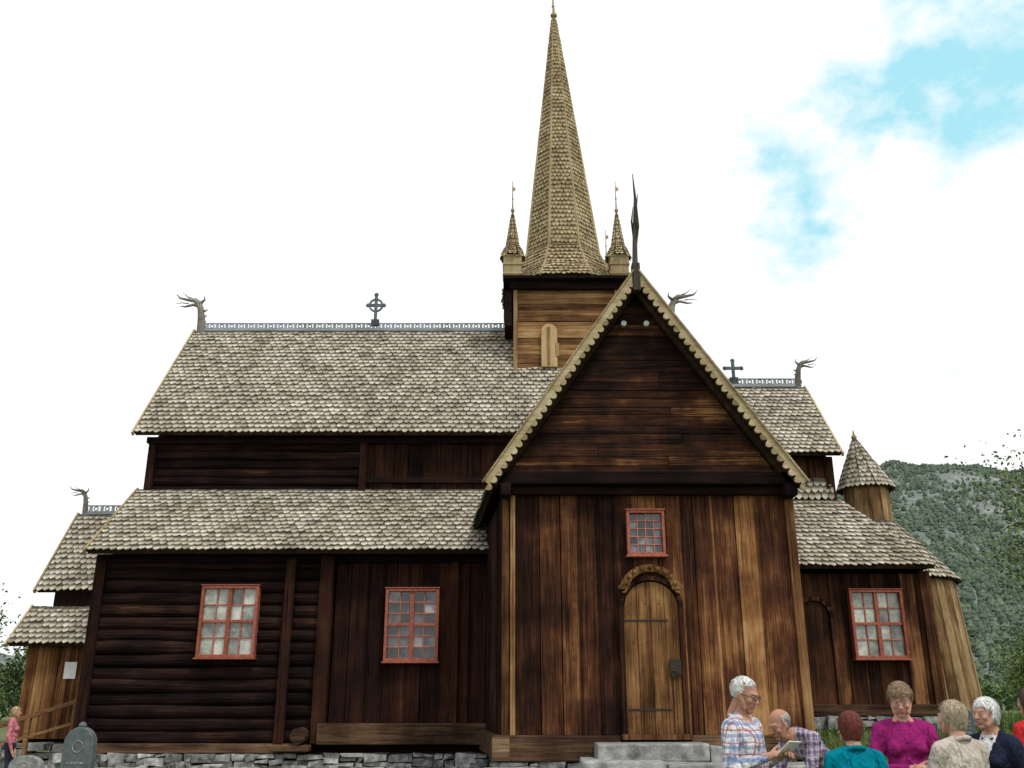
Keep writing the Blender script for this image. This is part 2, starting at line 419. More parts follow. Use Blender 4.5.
# ---- transept (south arm), its axis drifts slightly west going in
TC = 2.53
def tx(x, y): return x - .105 * (y - 18)
Yb = 25.2; Yf = 17.45; RZ, EZ, HW = 9.82, 5.50, 2.98
SLP = (RZ - EZ) / HW
roof((tx(TC - HW, Yb), Yb, EZ), (tx(TC - HW, Yf), Yf, EZ), (tx(TC, Yf), Yf, RZ), (tx(TC, Yb), Yb, RZ))
roof((tx(TC + HW, Yf), Yf, EZ), (tx(TC + HW, Yb), Yb, EZ), (tx(TC, Yb), Yb, RZ), (tx(TC, Yf), Yf, RZ))
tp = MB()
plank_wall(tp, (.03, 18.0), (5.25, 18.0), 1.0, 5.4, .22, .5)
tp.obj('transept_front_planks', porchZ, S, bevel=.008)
ts = MB()
plank_wall(ts, (tx(-.13, 22.4), 22.4), (tx(-.13, 18.1), 18.1), 1.0, 5.4, .24, .42)
plank_wall(ts, (tx(5.33, 18.1), 18.1), (tx(5.33, 23.2), 23.2), 1.0, 5.4, .24, .42)
ts.obj('transept_side_planks', tarC, S, bevel=.01)
tk = MB()
tk.box(-.19, -.06, 17.88, 18.1, .95, 5.45); tk.box(5.26, 5.43, 17.88, 18.1, .95, 5.45)
tk.box(-.04, .06, 17.91, 18.0, 1.0, 5.4)
tk.obj('transept_corner_posts', wood('corner_post', [(.008, .004, .003), (.06, .025, .012), (.19, .09, .036), (.40, .24, .11)], 'Z', .03, isl=.7), S, bevel=.01)
tcore = MB()
P0 = [(tx(.0, 18.1), 18.1), (tx(5.25, 18.1), 18.1), (tx(5.25, 24.5), 24.5), (tx(-.0, 24.5), 24.5)]
tcore.prism([(x, y, .6) for x, y in P0], (0, 0, 4.9))
tcore.prism([(tx(TC - 2.5, 18), 18.0, 5.5), (tx(TC + 2.5, 18), 18.0, 5.5), (tx(TC, 18), 18.0, 9.1)], (-.6, 6, 0))
tcore.obj('transept_core', core, S)
gb = MB(); z = 5.78; TOPZ = RZ - .30
while z < TOPZ - .2:
    h = U(.13, .27); z1 = min(z + h, TOPZ - .1)
    a = (TOPZ - z) / SLP; b = max(.02, (TOPZ - z1) / SLP); y = 17.80 + U(-.014, .014)
    cut = U(-.5, .5) * a * .8 if a > 1.2 and R_() < .45 else None
    segs = [(-1, cut), (cut, 1)] if cut is not None else [(-1, 1)]
    for s0, s1 in segs:
        xa = -a if s0 == -1 else s0 + .004; xb = -b if s0 == -1 else s0 + .004
        xc = a if s1 == 1 else s1 - .004; xd = b if s1 == 1 else s1 - .004
        gb.prism([(TC + xa, y, z + .004), (TC + xc, y, z + .004), (TC + xd, y, z1 - .004), (TC + xb, y, z1 - .004)], (0, .07, 0))
    z = z1
gb.obj('gable_boards', gableX, S, bevel=.006)
bm = MB()
bm.box(-.32, 5.46, 17.62, 17.90, 5.52, 5.77)
bm.box(-.02, 5.22, 17.80, 18.0, 5.36, 5.52)
bm.box(-.22, -.02, 17.50, 17.9, 5.28, 5.52); bm.box(5.20, 5.42, 17.50, 17.9, 5.28, 5.52)
bm.obj('gable_beam', tar, S, bevel=.02)
sl = MB()
sl.box(-.30, 1.95, 17.84, 18.12, .56, 1.0); sl.box(3.2, 5.50, 17.84, 18.12, .60, 1.0)
sl.box(-.36, -.04, 17.78, 17.84, .56, .98)
sl.beam((tx(-.15, 18.1), 18.1, .78), (tx(-.15, 22), 22, .78), .3, .42)
sl.beam((tx(5.35, 18.1), 18.1, .78), (tx(5.35, 22.9), 22.9, .78), .3, .42)
sl.obj('transept_sill', sillX, S, bevel=.025)
for sg in (-1, 1):
    d = V((sg * HW, 0, EZ - RZ)); L = d.length; d.normalize(); nn = V((-d.z, 0, d.x)) if sg == 1 else V((d.z, 0, -d.x))
    if nn.z < 0: nn = -nn
    top = V((TC, Yf, RZ))
    brg.obox(top + d * (L / 2) + nn * .02 + V((0, -.03, 0)), d, nn, (0, 1, 0), L / 2 + .02, .06, .03)
    brg.obox(top + d * (L / 2) + nn * .095, d, nn, (0, 1, 0), L / 2 + .05, .015, .09)
    k = int(L / .165)
    for i in range(k + 1):
        c = top + d * (L * (i + .4) / k) - nn * .03
        a0 = [c + (d * math.cos(t) * .072 - nn * math.sin(t) * .095) for t in [math.pi * j / 6 for j in range(7)]]
        a0 = [p + V((0, -.065 + U(-.004, .004), 0)) for p in a0]
        brg.prism(a0, (0, .05, 0))
raf = MB()
for sg in (-1, 1):
    raf.beam((TC + sg * (HW - .12), 17.70, EZ - .02), (TC, 17.70, RZ - .22), .1, .16, up=(0, 1, 0))
raf.obj('gable_rafters', under, S, bevel=.01)
vh = MB()
for x in (2.28, 2.74): vh.tube([(x, 17.72, 8.88), (x, 17.81, 8.88)], .055, 16)  # solid discs, painted pale in place of open holes
vh.obj('gable_hole_discs', holem, S)

# ---- tower
TX, TY = 1.60, 27.0
tw = MB()
z = 9.4
while z < 13.4:
    h = U(.13, .2)
    tw.box(TX - 1.44, TX + 1.44, TY - 1.5 + U(-.014, .014), TY - 1.4, z + .004, z + h - .004)
    tw.box(TX - 1.44, TX + 1.44, TY + 1.4, TY + 1.5, z + .004, z + h - .004)
    tw.box(TX - 1.5, TX - 1.4, TY - 1.4, TY + 1.4, z + .004, z + h - .004)
    tw.box(TX + 1.4, TX + 1.5, TY - 1.4, TY + 1.4, z + .004, z + h - .004)
    z += h
tw.obj('tower_boards', towerX, S, bevel=.006)
tpo = MB()
for sx in (-1, 1):
    for sy in (-1, 1): tpo.box(TX + sx * 1.5 - .06, TX + sx * 1.5 + .06, TY + sy * 1.5 - .06, TY + sy * 1.5 + .06, 9.4, 13.4)
tpo.obj('tower_posts', lightZ, S, bevel=.01)
te = MB()
te.box(TX - 1.86, TX + 1.86, TY - 1.86, TY + 1.86, 13.36, 13.46)
te.box(TX - 1.66, TX + 1.66, TY - 1.66, TY + 1.66, 13.12, 13.36)
te.box(TX - 1.82, TX - 1.60, TY - 1.50, TY + 1.55, 12.0, 13.12)
te.obj('tower_eave', tar, S, bevel=.01)
ta = MB()
def arch_poly(cx, y, z0, zs, w, n=12):
    return [(cx - w / 2, y, z0), (cx + w / 2, y, z0)] + [(cx + w / 2 * math.cos(t), y, zs + w / 2 * math.sin(t)) for t in [math.pi * i / n for i in range(n + 1)]]
ta.prism(arch_poly(1.08, 25.38, 10.68, 11.78, .46), (0, .11, 0))
ta.obj('tower_shutter', wood('pale_board', [(.3, .2, .09), (.5, .36, .18), (.62, .48, .28)], 'Z', .1, crack=False), S, bevel=.01)
tr = MB()
tr.box(1.02, 1.10, 25.35, 25.38, 10.75, 11.90); tr.box(1.26, 1.36, 25.36, 25.44, 11.0, 11.4)
tr.obj('tower_shutter_batten', lightZ, S)
sp = MB(); spu = MB()
a0 = math.pi / 8
AP = (TX - .14, TY)
cone_roof(sp, spu, TX, TY, 1.98, 13.50, 1.50, 14.15, 8, a0=a0, w=.15, e=.16)
cone_roof(sp, spu, TX, TY, 1.51, 14.13, 1.19, 14.85, 8, a0=a0, w=.14, e=.16)
cone_roof(sp, spu, TX, TY, 1.20, 14.80, .07, 24.1, 8, a0=a0, c1=AP, w=.13, e=.155, lift=.018, t=.02)
rb = MB()
for i in range(8):
    a = a0 + math.pi / 4 * i
    rb.tube([(TX + o + r * math.cos(a), TY + r * math.sin(a), zz) for r, zz, o in ((2.0, 13.47, 0), (1.53, 14.16, 0), (1.22, 14.83, 0), (.08, 24.1, -.14))], [.045, .045, .045, .025], 6)
px, py = AP
rb.tube([(px, py, 24.0), (px, py, 24.5), (px - .03, py, 25.2)], [.07, .045, .015], 8)
rb.ell((px, py, 24.3), (.12, .12, .10)); rb.ell((px - .02, py, 24.7), (.055, .055, .055))
for sx in (-1, 1):
    for sy in (-1, 1):
        cx, cy = TX + sx * 1.58, TY + sy * 1.58
        sp.box(cx - .27, cx + .27, cy - .27, cy + .27, 13.46, 14.18)
        for zz in (13.5, 13.8, 14.08): rb.box(cx - .295, cx + .295, cy - .295, cy + .295, zz, zz + .05)
        cone_roof(sp, spu, cx, cy, .34, 14.13, .20, 14.5, 8, a0=a0, w=.11, e=.11)
        cone_roof(sp, spu, cx, cy, .21, 14.48, .015, 15.7, 8, a0=a0, w=.09, e=.13, lift=.01, t=.012)
        rb.tube([(cx, cy, 15.5), (cx, cy, 16.0), (cx, cy, 16.75)], [.04, .018, .010], 6)
        rb.ell((cx, cy, 15.75), (.06, .06, .06)); rb.ell((cx, cy, 16.15), (.03, .03, .03))
        rb.prism([(cx, cy, 16.4), (cx + .10, cy, 16.46), (cx + .08, cy, 16.54), (cx, cy, 16.58)], (0, .015, 0))
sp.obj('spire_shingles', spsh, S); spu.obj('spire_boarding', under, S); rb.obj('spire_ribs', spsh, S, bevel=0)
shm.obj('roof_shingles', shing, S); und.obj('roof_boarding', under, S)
brg.obj('barge_boards', tanw, S)

# ---- crests, dragons, crosses
cr = MB()
def crest(x0, x1, y, z):
    cr.box(x0, x1, y - .05, y + .05, z, z + .10); cr.box(x0, x1, y - .025, y + .025, z + .24, z + .27)
    n = int((x1 - x0) / .3)
    for i in range(n):
        x = x0 + (i + .5) * (x1 - x0) / n
        cr.box(x - .04, x + .04, y - .02, y + .02, z + .10, z + .24)
        cr.tube([(x + .15 + .06 * math.cos(t), y, z + .17 + .055 * math.sin(t)) for t in [math.pi * 2 * k / 8 for k in range(9)]], .022, 5)
crest(-9.6, .1, 27, 12.42); crest(3.2, 5.0, 27, 12.42); crest(5.1, 8.75, 27, 10.6); crest(-12.4, -9.5, 27, 6.7)
cr.obj('ridge_crests', crestm, S)
dr = MB()
def dragon(x, y, z, sg, sc=1.0, yd=0):
    def P(a, b): return (x + sg * a * sc * (1 - yd), y - yd * a * sc, z + b * sc)
    dr.tube([P(-.15, -.45), P(-.10, 0), P(-.06, .45), P(.0, .8), P(.1, 1.0)], [.17 * sc, .15 * sc, .12 * sc, .10 * sc, .09 * sc], 8)
    dr.tube([P(.02, .92), P(.2, 1.08), P(.45, 1.10), P(.70, 1.16), P(.82, 1.30)], [.1 * sc, .085 * sc, .05 * sc, .03 * sc, .01 * sc], 7)
    dr.tube([P(.05, .88), P(.25, .93), P(.5, .86), P(.66, .88)], [.07 * sc, .045 * sc, .03 * sc, .01 * sc], 6)
    dr.tube([P(.4, .97), P(.62, 1.0), P(.80, .96)], [.02 * sc, .015 * sc, .006 * sc], 5)
    dr.tube([P(0, 1.0), P(-.10, 1.10), P(-.08, 1.24)], [.05 * sc, .03 * sc, .008 * sc], 6)
    dr.tube([P(.2, 1.1), P(.45, 1.2), P(.62, 1.34)], [.03 * sc, .018 * sc, .006 * sc], 6)
    for i in range(4): dr.tube([P(-.12, .1 + i * .2), P(-.24, .17 + i * .2)], [.04 * sc, .008 * sc], 5)
dragon(-9.72, 27, 12.4, -1, .98); dragon(5.0, 27, 12.5, 1, 1.0); dragon(8.75, 27, 10.6, 1, .74); dragon(-12.45, 27, 6.75, -1, .6)
dr.obj('dragon_heads', greyw, S, smooth=True)
tf = MB()
X0, Y0 = TC, Yf + .02
tf.tube([(X0, Y0, RZ - .3), (X0, Y0, RZ + .4), (X0 + .02, Y0 - .05, 10.9), (X0 + .06, Y0 - .02, 11.6), (X0 + .03, Y0, 12.2)], [.09, .055, .045, .03, .008], 8)
tf.tube([(X0 + .02, Y0, 10.5), (X0 + .08, Y0 - .1, 10.9), (X0 + .05, Y0 - .2, 11.3), (X0 + .09, Y0 - .2, 11.6)], [.04, .03, .02, .006], 6)
tf.tube([(X0, Y0, 10.7), (X0 - .05, Y0 - .1, 11.0), (X0 - .02, Y0 - .2, 11.3)], [.03, .02, .006], 6)
tf.box(X0 - .08, X0 + .08, Y0 - .1, Y0 + .1, RZ - .35, RZ + .25)
tf.obj('gable_finial', wood('dark_grey_wood', [(.02, .016, .014), (.07, .06, .05), (.14, .12, .10)], 'Z', 0), S, smooth=False)
cx_ = MB()
def ringcross(x, y, z, h, ring=True):
    cx_.box(x - .045, x + .045, y - .03, y + .03, z, z + h)
    zc = z + h * .62
    cx_.box(x - .25, x + .25, y - .028, y + .028, zc - .045, zc + .045)
    if ring: cx_.tube([(x + .2 * math.cos(t), y, zc + .2 * math.sin(t)) for t in [2 * math.pi * k / 20 for k in range(21)]], .034, 6)
    for dx, dz in ((.25, 0), (-.25, 0), (0, h * .38)): cx_.ell((x + dx, y, zc + dz), (.07, .035, .07), nu=8, nv=6)
    cx_.box(x - .12, x + .12, y - .06, y + .06, z - .1, z + .1)
ringcross(-4.25, 27, 12.7, .95); ringcross(6.75, 27, 10.8, .65, False)
cx_.obj('ridge_crosses', wood('cross_wood', [(.03, .04, .045), (.09, .11, .12), (.2, .23, .25)], 'Z', 0, crack=False), S)

# ---- windows
wi = MB()
def window(xc, y, z0, z1, w, n=4, m=4, dark=False, fr=.065, mt=.014, cross=True):
    x0, x1 = xc - w / 2, xc + w / 2; d = .10
    wi.box(x0, x0 + fr, y - d, y + .12, z0, z1, 0); wi.box(x1 - fr, x1, y - d, y + .12, z0, z1, 0)
    wi.box(x0 + fr, x1 - fr, y - d, y + .12, z1 - fr, z1, 0); wi.box(x0 + fr, x1 - fr, y - d, y + .12, z0, z0 + fr, 0)
    wi.box(x0 - .03, x1 + .03, y - d - .04, y + .1, z0 - .04, z0 - .002, 0)
    wi.box(x0 - .02, x1 + .02, y - d - .02, y + .1, z1 + .002, z1 + .025, 0)
    ix0, ix1, iz0, iz1 = x0 + fr, x1 - fr, z0 + fr, z1 - fr
    if cross:
        wi.box(xc - .045, xc + .045, y - .07, y + .1, iz0, iz1, 0)
        zc = (iz0 + iz1) / 2
        wi.box(ix0, xc - .045, y - .065, y + .1, zc - .032, zc + .032, 0); wi.box(xc + .045, ix1, y - .065, y + .1, zc - .032, zc + .032, 0)
    for i in range(1, n):
        if cross and i * 2 == n: continue
        x = lerp(ix0, ix1, i / n); wi.box(x - mt, x + mt, y - .04, y + .02, iz0, iz1, 1)
    for k in range(1, m):
        if cross and k * 2 == m: continue
        z = lerp(iz0, iz1, k / m); wi.box(ix0, ix1, y - .037, y + .02, z - mt, z + mt, 1)
    for i in range(n):
        for k in range(m):
            a, b = lerp(ix0, ix1, i / n), lerp(ix0, ix1, (i + 1) / n); c, e = lerp(iz0, iz1, k / m), lerp(iz0, iz1, (k + 1) / m)
            t = [U(-.006, .006) for _ in range(3)]
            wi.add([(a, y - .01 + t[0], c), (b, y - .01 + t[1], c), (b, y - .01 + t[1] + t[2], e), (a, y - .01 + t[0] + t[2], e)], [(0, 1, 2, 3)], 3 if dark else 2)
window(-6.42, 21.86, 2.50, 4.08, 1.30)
window(-2.27, 21.90, 2.42, 4.02, 1.22, 4, 6, dark=True)
window(2.55, 17.90, 4.20, 5.05, .72, 4, 5, dark=True, fr=.05, mt=.009, cross=False)
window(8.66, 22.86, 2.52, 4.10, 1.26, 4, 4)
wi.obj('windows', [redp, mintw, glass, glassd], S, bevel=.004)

# ---- doors
dm = MB()
n = 4; DW = 1.02; DC = 2.58
for i in range(n):
    a = DC - DW / 2 + DW * i / n; b = a + DW / n - .008
    def zt(x):
        q = max(0, (DW / 2) ** 2 - (x - DC) ** 2); return 3.22 + math.sqrt(q) * .95
    xs = [a + (b - a) * k / 4 for k in range(5)]
    dm.prism([(a, 17.86, 1.02), (b, 17.86, 1.02)] + [(x, 17.86, zt(x)) for x in reversed(xs)], (0, .08, 0))
dm.obj('door', doorZ, S, bevel=.006)
dm2 = MB(); dm2.prism(arch_poly(7.15, 22.9, 1.5, 3.45, .78), (0, .05, 0)); dm2.obj('choir_door', choirZ, S)
df = MB()
df.box(DC - DW / 2 - .09, DC - DW / 2 - .004, 17.80, 17.95, 1.0, 3.24); df.box(DC + DW / 2 + .004, DC + DW / 2 + .09, 17.80, 17.95, 1.0, 3.24)
df.box(DC - .62, DC + .62, 17.72, 17.95, .93, 1.02)
arc = [math.pi * k / 16 for k in range(17)]
def arcring(mb, cx, y, zc, r0, r1, y2, sq=1.0):
    for i in range(16):
        a, b = arc[i], arc[i + 1]
        q = [(cx + r * math.cos(t), y, zc + r * math.sin(t) * sq) for r, t in ((r0, a), (r1, a), (r1, b), (r0, b))]
        mb.prism(q, (0, y2 - y, 0))
arcring(df, DC, 17.80, 3.24, .516, .60, 17.95, .95)
arcring(df, 7.15, 22.84, 3.45, .40, .50, 22.95)
df.box(6.66, 6.75, 22.84, 22.95, 1.5, 3.45); df.box(7.55, 7.64, 22.84, 22.95, 1.5, 3.45)
df.obj('door_frames', choirZ, S, bevel=.006)
do = MB()
arcring(do, DC, 17.74, 3.55, .40, .56, 17.90, .82)
for sg in (-1, 1): do.tube([(DC + sg * (.52 + .07 * math.cos(t)), 17.76, 3.56 + .07 * math.sin(t)) for t in [k * .7 for k in range(8)]], .028, 6)
for k in range(1, 10):
    t = math.pi * k / 10; do.ell((DC + .48 * math.cos(t), 17.73, 3.55 + .48 * .82 * math.sin(t)), (.045, .03, .045), nu=8, nv=6)
do.obj('door_carving', doorZ, S, bevel=.01)
di = MB()
for z in (1.42, 2.98):
    di.box(DC - .49, DC + .30, 17.850, 17.86, z, z + .032)
di.box(DC + .30, DC + .5, 17.80, 17.86, 2.04, 2.30)
di.tube([(DC + .36 + .05 * math.cos(t), 17.79, 2.06 + .05 * math.sin(t)) for t in [2 * math.pi * k / 12 for k in range(13)]], .012, 6)
for z in (1.3, 2.6, 3.3):
    for x in (-.35, -.1, .15, .4): di.ell((DC + x, 17.858, z), (.012, .01, .012), nu=6, nv=4)
di.obj('door_ironwork', iron, S)

# ---- foundations
fd = MB()
def stones(x0, x1, y0, y1, z0, z1, hm=.18, wm=.45, j=.03):
    x = x0
    while x < x1:           # columns of random width split into irregular courses
        W = U(wm * 1.2, wm * 2.6); z = z0
        while z < z1 - .03:
            h = min(U(hm * .6, hm * 1.5), z1 - z)
            if z1 - z - h < .06: h = z1 - z
            xx = x
            while xx < x + W - .05:
                w = min(U(wm * .5, wm * 1.5), x + W - xx)
                if x + W - xx - w < .12: w = x + W - xx
                fd.box(xx + .01, min(xx + w, x1 + .1) - .012, y0 + U(-.08, .06), y1, z + .006, z + h - .006, 0, j)
                xx += w
            z += h
        x += W
stones(-9.9, -.5, 21.75, 22.3, -.45, .50, .15, .36)
stones(-9.9, -.4, 21.3, 21.75, -.45, .22, .2, .5)
stones(-.35, 5.5, 17.86, 18.3, .0, .56)
stones(4.9, 10.3, 22.75, 23.3, .5, 1.24)
stones(-14.5, -9.4, 24.0, 24.6, -.6, .62, .2)
stones(-10.8, -9.0, 19.8, 20.5, -.6, .22, .2, .4)
for i in range(30):
    a = 2 * math.pi * i / 30
    fd.obox((AX + 2.30 * math.cos(a), AY + 2.30 * math.sin(a), 1.0), (-math.sin(a), math.cos(a), 0), (math.cos(a), math.sin(a), 0), (0, 0, 1), .24, .2, .3, 0, .02)
for i in range(110):
    x = U(-12, -.7); fd.box(x, x + U(.12, .45), 20.9 + U(-.4, .3), 21.4, -.4, U(-.05, .30), 0, .06)
fd.obj('foundation', stone, S, bevel=.018)
st = MB()
st.box(1.45, 3.35, 16.95, 17.84, .60, .90, 0, .02); st.box(3.37, 3.75, 17.0, 17.84, .55, .84, 0, .03)
st.box(1.15, 2.5, 16.35, 17.5, .38, .66, 0, .03); st.box(2.52, 4.0, 16.3, 17.5, .36, .63, 0, .03)
st.box(.9, 4.3, 15.7, 16.9, .0, .38, 0, .03)
st.box(-.5, .3, 17.2, 17.8, .0, .48, 0, .04); st.box(4.3, 5.2, 17.1, 17.8, .0, .56, 0, .04)
st.obj('stone_steps', slab, None, bevel=.03)

# ------------------------------------------------------------ ground
def g(x, y):
    z = .10 * ss(9, 17, y) + .85 * ss(4.5, 7.5, x) * ss(17, 22, y) * (1 - ss(60, 110, y))
    z -= .5 * ss(-8, -11, x) * ss(12, 17, y) * (1 - ss(60, 110, y))
    return z
xs = sorted(set([-3000, -1500, -700, -300, -150, -80, -50, -35] + [i * .75 for i in range(-34, 41)] + [35, 50, 80, 150, 300, 700, 1500, 3000]))
ys = sorted(set([-300, -100, -40, -15, -5] + [i * .75 for i in range(0, 60)] + [50, 65, 80, 110, 160, 300, 600, 1200, 3000]))
gv = [(x, y, g(x, y) + (noise.noise(V((x, y, 0)) * .8) * .03 if abs(x) < 30 and 0 < y < 45 else 0)) for y in ys for x in xs]
nx = len(xs); gf = [(j * nx + i, j * nx + i + 1, (j + 1) * nx + i + 1, (j + 1) * nx + i) for j in range(len(ys) - 1) for i in range(nx - 1)]
gm = MB(); gm.add(gv, gf)
gm.obj('ground', speck('ground_grass', [(.03, .045, .015), (.07, .10, .03), (.12, .14, .05), (.2, .19, .12)], 3, bmp=.6, isl=0), None, smooth=True)
blade = speck('grass_blades', [(.03, .06, .012), (.08, .14, .03), (.16, .22, .06)], 3, isl=1, bmp=0)
gr = MB()
def blades(n, x0, x1, y0, y1, h):
    for _ in range(n):
        x, y = U(x0, x1), U(y0, y1); z = g(x, y) - .02; a = U(0, 6.28); hh = h * U(.5, 1.3); w = .012; lx, ly = U(-.08, .08), U(-.08, .08)
        dx, dy = math.cos(a) * w, math.sin(a) * w
        gr.add([(x - dx, y - dy, z), (x + dx, y + dy, z), (x + lx * .4 + dx * .7, y + ly * .4 + dy * .7, z + hh * .6), (x + lx * .4 - dx * .7, y + ly * .4 - dy * .7, z + hh * .6), (x + lx, y + ly, z + hh)], [(0, 1, 2, 3), (3, 2, 4)])
blades(2500, -13, -.5, 18, 20.8, .15); blades(6000, 6, 18, 19, 22.6, .2); blades(6000, 11, 26, 22, 40, .3); blades(3000, -14, -6, 11, 18, .18)
gr.obj('grass', blade)

# ------------------------------------------------------------ hill + forest
az_pts = [(-1.5, .02), (-.9, .05), (-.6, .075), (-.5, .05), (-.35, .06), (0, .10), (.25, .14), (.33, .20), (.375, .243), (.42, .254), (.47, .256), (.52, .252), (.6, .25), (.8, .2), (1.2, .12), (2, .05)]
def hz(az):
    for (a, b), (c, d) in zip(az_pts, az_pts[1:]):
        if a <= az <= c: return lerp(b, d, ss(0, 1, (az - a) / (c - a)))
    return .05
def hillz(az, y):
    k = ss(260, 1250, y) * .75 + .25 * max(0, min(1, (y - 260) / 990))
    nzs = noise.fractal(V((az * 9, y / 260, 1.3)), 1, 2, 5) * .09 * k * (1 - ss(1000, 1280, y) * .85)
    return 1300 * .865 * hz(az) * (k + nzs) - 3
hv = []; NA, NR = 300, 90
for j in range(NR):
    y = 250 + 1050 * j / (NR - 1)
    for i in range(NA):
        az = -1.5 + 3.5 * i / (NA - 1); hv.append((az * y, y, hillz(az, y)))
hf = [(j * NA + i, j * NA + i + 1, (j + 1) * NA + i + 1, (j + 1) * NA + i) for j in range(NR - 1) for i in range(NA - 1)]
hm_ = MB(); hm_.add(hv, hf)
hm_.obj('hill', speck('hill_rock', [(.06, .085, .065), (.11, .14, .115), (.18, .205, .19), (.28, .305, .31)], .035, isl=0, bmp=1, contrast=2.6, dist=3), smooth=True)  # a slight distance haze is mixed into these greyed tones
fo = MB()
for _ in range(15000):
    y = 260 + 1030 * R_() ** .75; az = U(.34, .62)
    dens = noise.fractal(V((az * 22, y / 90, 0)), 1, 2, 3) + .45 - .35 * ss(300, 1200, y)
    if dens < U(-.45, .45): continue
    x = az * y; z = hillz(az, y); h = U(2, 6) * (1 - .2 * (y > 800)); r = h * U(.32, .6); a = U(0, 6)
    fo.add([(x + r * math.cos(a + k * 1.2566), y + r * math.sin(a + k * 1.2566), z + h * .1) for k in range(5)] + [(x + r * .7 * math.cos(a + .6 + k * 1.2566), y + r * .7 * math.sin(a + .6 + k * 1.2566), z + h * .6) for k in range(5)] + [(x, y, z + h)],
           [(k, (k + 1) % 5, 5 + (k + 1) % 5, 5 + k) for k in range(5)] + [(5 + k, 5 + (k + 1) % 5, 10) for k in range(5)])
fo.obj('hillside_forest', speck('far_foliage', [(.06, .09, .06), (.095, .13, .09), (.14, .175, .125)], .05, isl=.9, bmp=0))

# ------------------------------------------------------------ trees
bark = speck('bark', [(.05, .035, .025), (.14, .11, .08), (.3, .28, .25)], 9, bmp=.8)
def leafmat(name, a, b, c): return speck(name, [a, b, c], 2, isl=.9, bmp=0, rough=.6)
leafA = leafmat('leaf_bright', (.05, .09, .02), (.11, .17, .04), (.2, .27, .08))
leafB = leafmat('leaf_dark', (.02, .045, .015), (.05, .09, .025), (.1, .15, .05))
def tree(name, x, y, h, cr_, nl, ls, lm, c0=.3, rr=.12):
    z0 = g(x, y) - .1; e = empty(name, (x, y, z0)); t = MB(); l = MB()
    pts = [V((0, 0, 0))]; K = 7
    for k in range(1, K): pts.append(V((U(-.1, .1) * k * .3, U(-.1, .1) * k * .3, h * .92 * k / (K - 1))))
    t.tube(pts, [rr * (1 - .85 * k / (K - 1)) for k in range(K)], 8)
    tips = []
    for b in range(18):
        f = U(c0, .95); s = V((0, 0, h * .92 * f)); a = U(0, 6.28)
        ln = cr_ * (1 - abs(f - .55) * .9) * U(.6, 1.1); d = V((math.cos(a), math.sin(a), U(.1, .7)))
        p1 = s + d * ln * .5; p2 = s + d * ln + V((0, 0, U(-.2, .1)))
        t.tube([s, p1, p2], [rr * .35, rr * .2, .012], 5)
        for q in (.35, .6, .85, 1.0): tips.append((s.lerp(p2, q), ln * .25))
        for _ in range(2):
            p3 = p1 + V((U(-1, 1), U(-1, 1), U(-.2, .8))) * ln * .4; t.tube([p1, p3], [rr * .12, .01], 4); tips.append((p3, ln * .22))
    for _ in range(nl):
        c, s = random.choice(tips); p = c + V((random.gauss(0, s), random.gauss(0, s), random.gauss(0, s * .7)))
        a = V((U(-1, 1), U(-1, 1), U(-1, 1))).normalized(); b = a.cross(V((U(-1, 1), U(-1, 1), U(-1, 1)))).normalized(); q = ls * U(.5, 1.2)
        l.add([p - a * q, p + b * q * .5, p + a * q, p - b * q * .5], [(0, 1, 2, 3)])
    t.obj('trunk', bark, e, smooth=True); l.obj('leaves', lm, e)
tree('birch_tree', 13.55, 21.5, 7.0, 2.6, 12000, .06, leafA, .35)
tree('birch_tree', -21.6, 38, 6.6, 2.6, 9000, .08, leafA, .25)
tree('birch_tree', -24.5, 41, 7.0, 3.2, 9000, .10, leafB, .2)
tree('pine_tree', -24.0, 50, 4.6, 3.0, 8000, .12, leafB, .05)
tree('birch_tree', 24.5, 46, 3.4, 2.2, 6000, .09, leafA, .1)
tree('birch_tree', 27.5, 50, 3.8, 2.6, 6000, .09, leafB, .1)
tree('birch_tree', 22.3, 52, 2.6, 1.8, 4000, .09, leafA, .08)
tl = MB()
for _ in range(14000):
    side = R_() < .5
    x = U(-75, -26) if side else U(30, 90); y = U(75, 90); hh = (4.0 + 2 * noise.noise(V((x * .15, 0, 3)))) * (1.0 if side else .7)
    z = hh * R_() ** .6; a = V((U(-1, 1), U(-1, 1), U(-1, 1))).normalized(); b = a.cross(V((U(-1, 1), U(-1, 1), U(-1, 1)))).normalized(); q = .38 * U(.5, 1.2); p = V((x, y, z))
    tl.add([p - a * q, p + b * q * .6, p + a * q, p - b * q * .6], [(0, 1, 2, 3)])
tl.obj('distant_tree_line', leafB)

# ------------------------------------------------------------ gravestones, handrail
def gravestone(x, y, w, h, lean=0, mat=gravem, crown=True):
    e = empty('gravestone', (x, y, g(x, y) - .05)); b = MB()
    p = [(-w / 2, 0, .12), (w / 2, 0, .12), (w / 2 * .96, 0, h * .8)]
    p += [(w / 2 * .96 * math.cos(t), 0, h * .8 + h * .16 * math.sin(t)) for t in [math.pi * k / 12 for k in range(1, 12)]] + [(-w / 2 * .96, 0, h * .8)]
    b.prism(p, (0, .12, 0)); b.box(-w / 2 - .08, w / 2 + .08, -.06, .2, -.05, .13)
    if crown: b.ell((0, .06, h * .97), (.05, .05, .05))
    b.obj('stone', mat, e, bevel=.012)
    t = MB()
    t.tube([(.07 * math.cos(q), -.004, h * .78 + .07 * math.sin(q)) for q in [2 * math.pi * k / 16 for k in range(17)]], .006, 5)
    for r in range(5):
        xx = -w * .3
        while xx < w * .28:
            l = U(.015, .05); t.box(xx, xx + l, -.006, .002, h * .62 - r * .075, h * .62 - r * .075 + .028); xx += l + .012
    t.obj('inscription', slab, e); e.rotation_euler = (0, lean, random.uniform(-.1, .1))
gravestone(-5.62, 13, .42, 1.32)
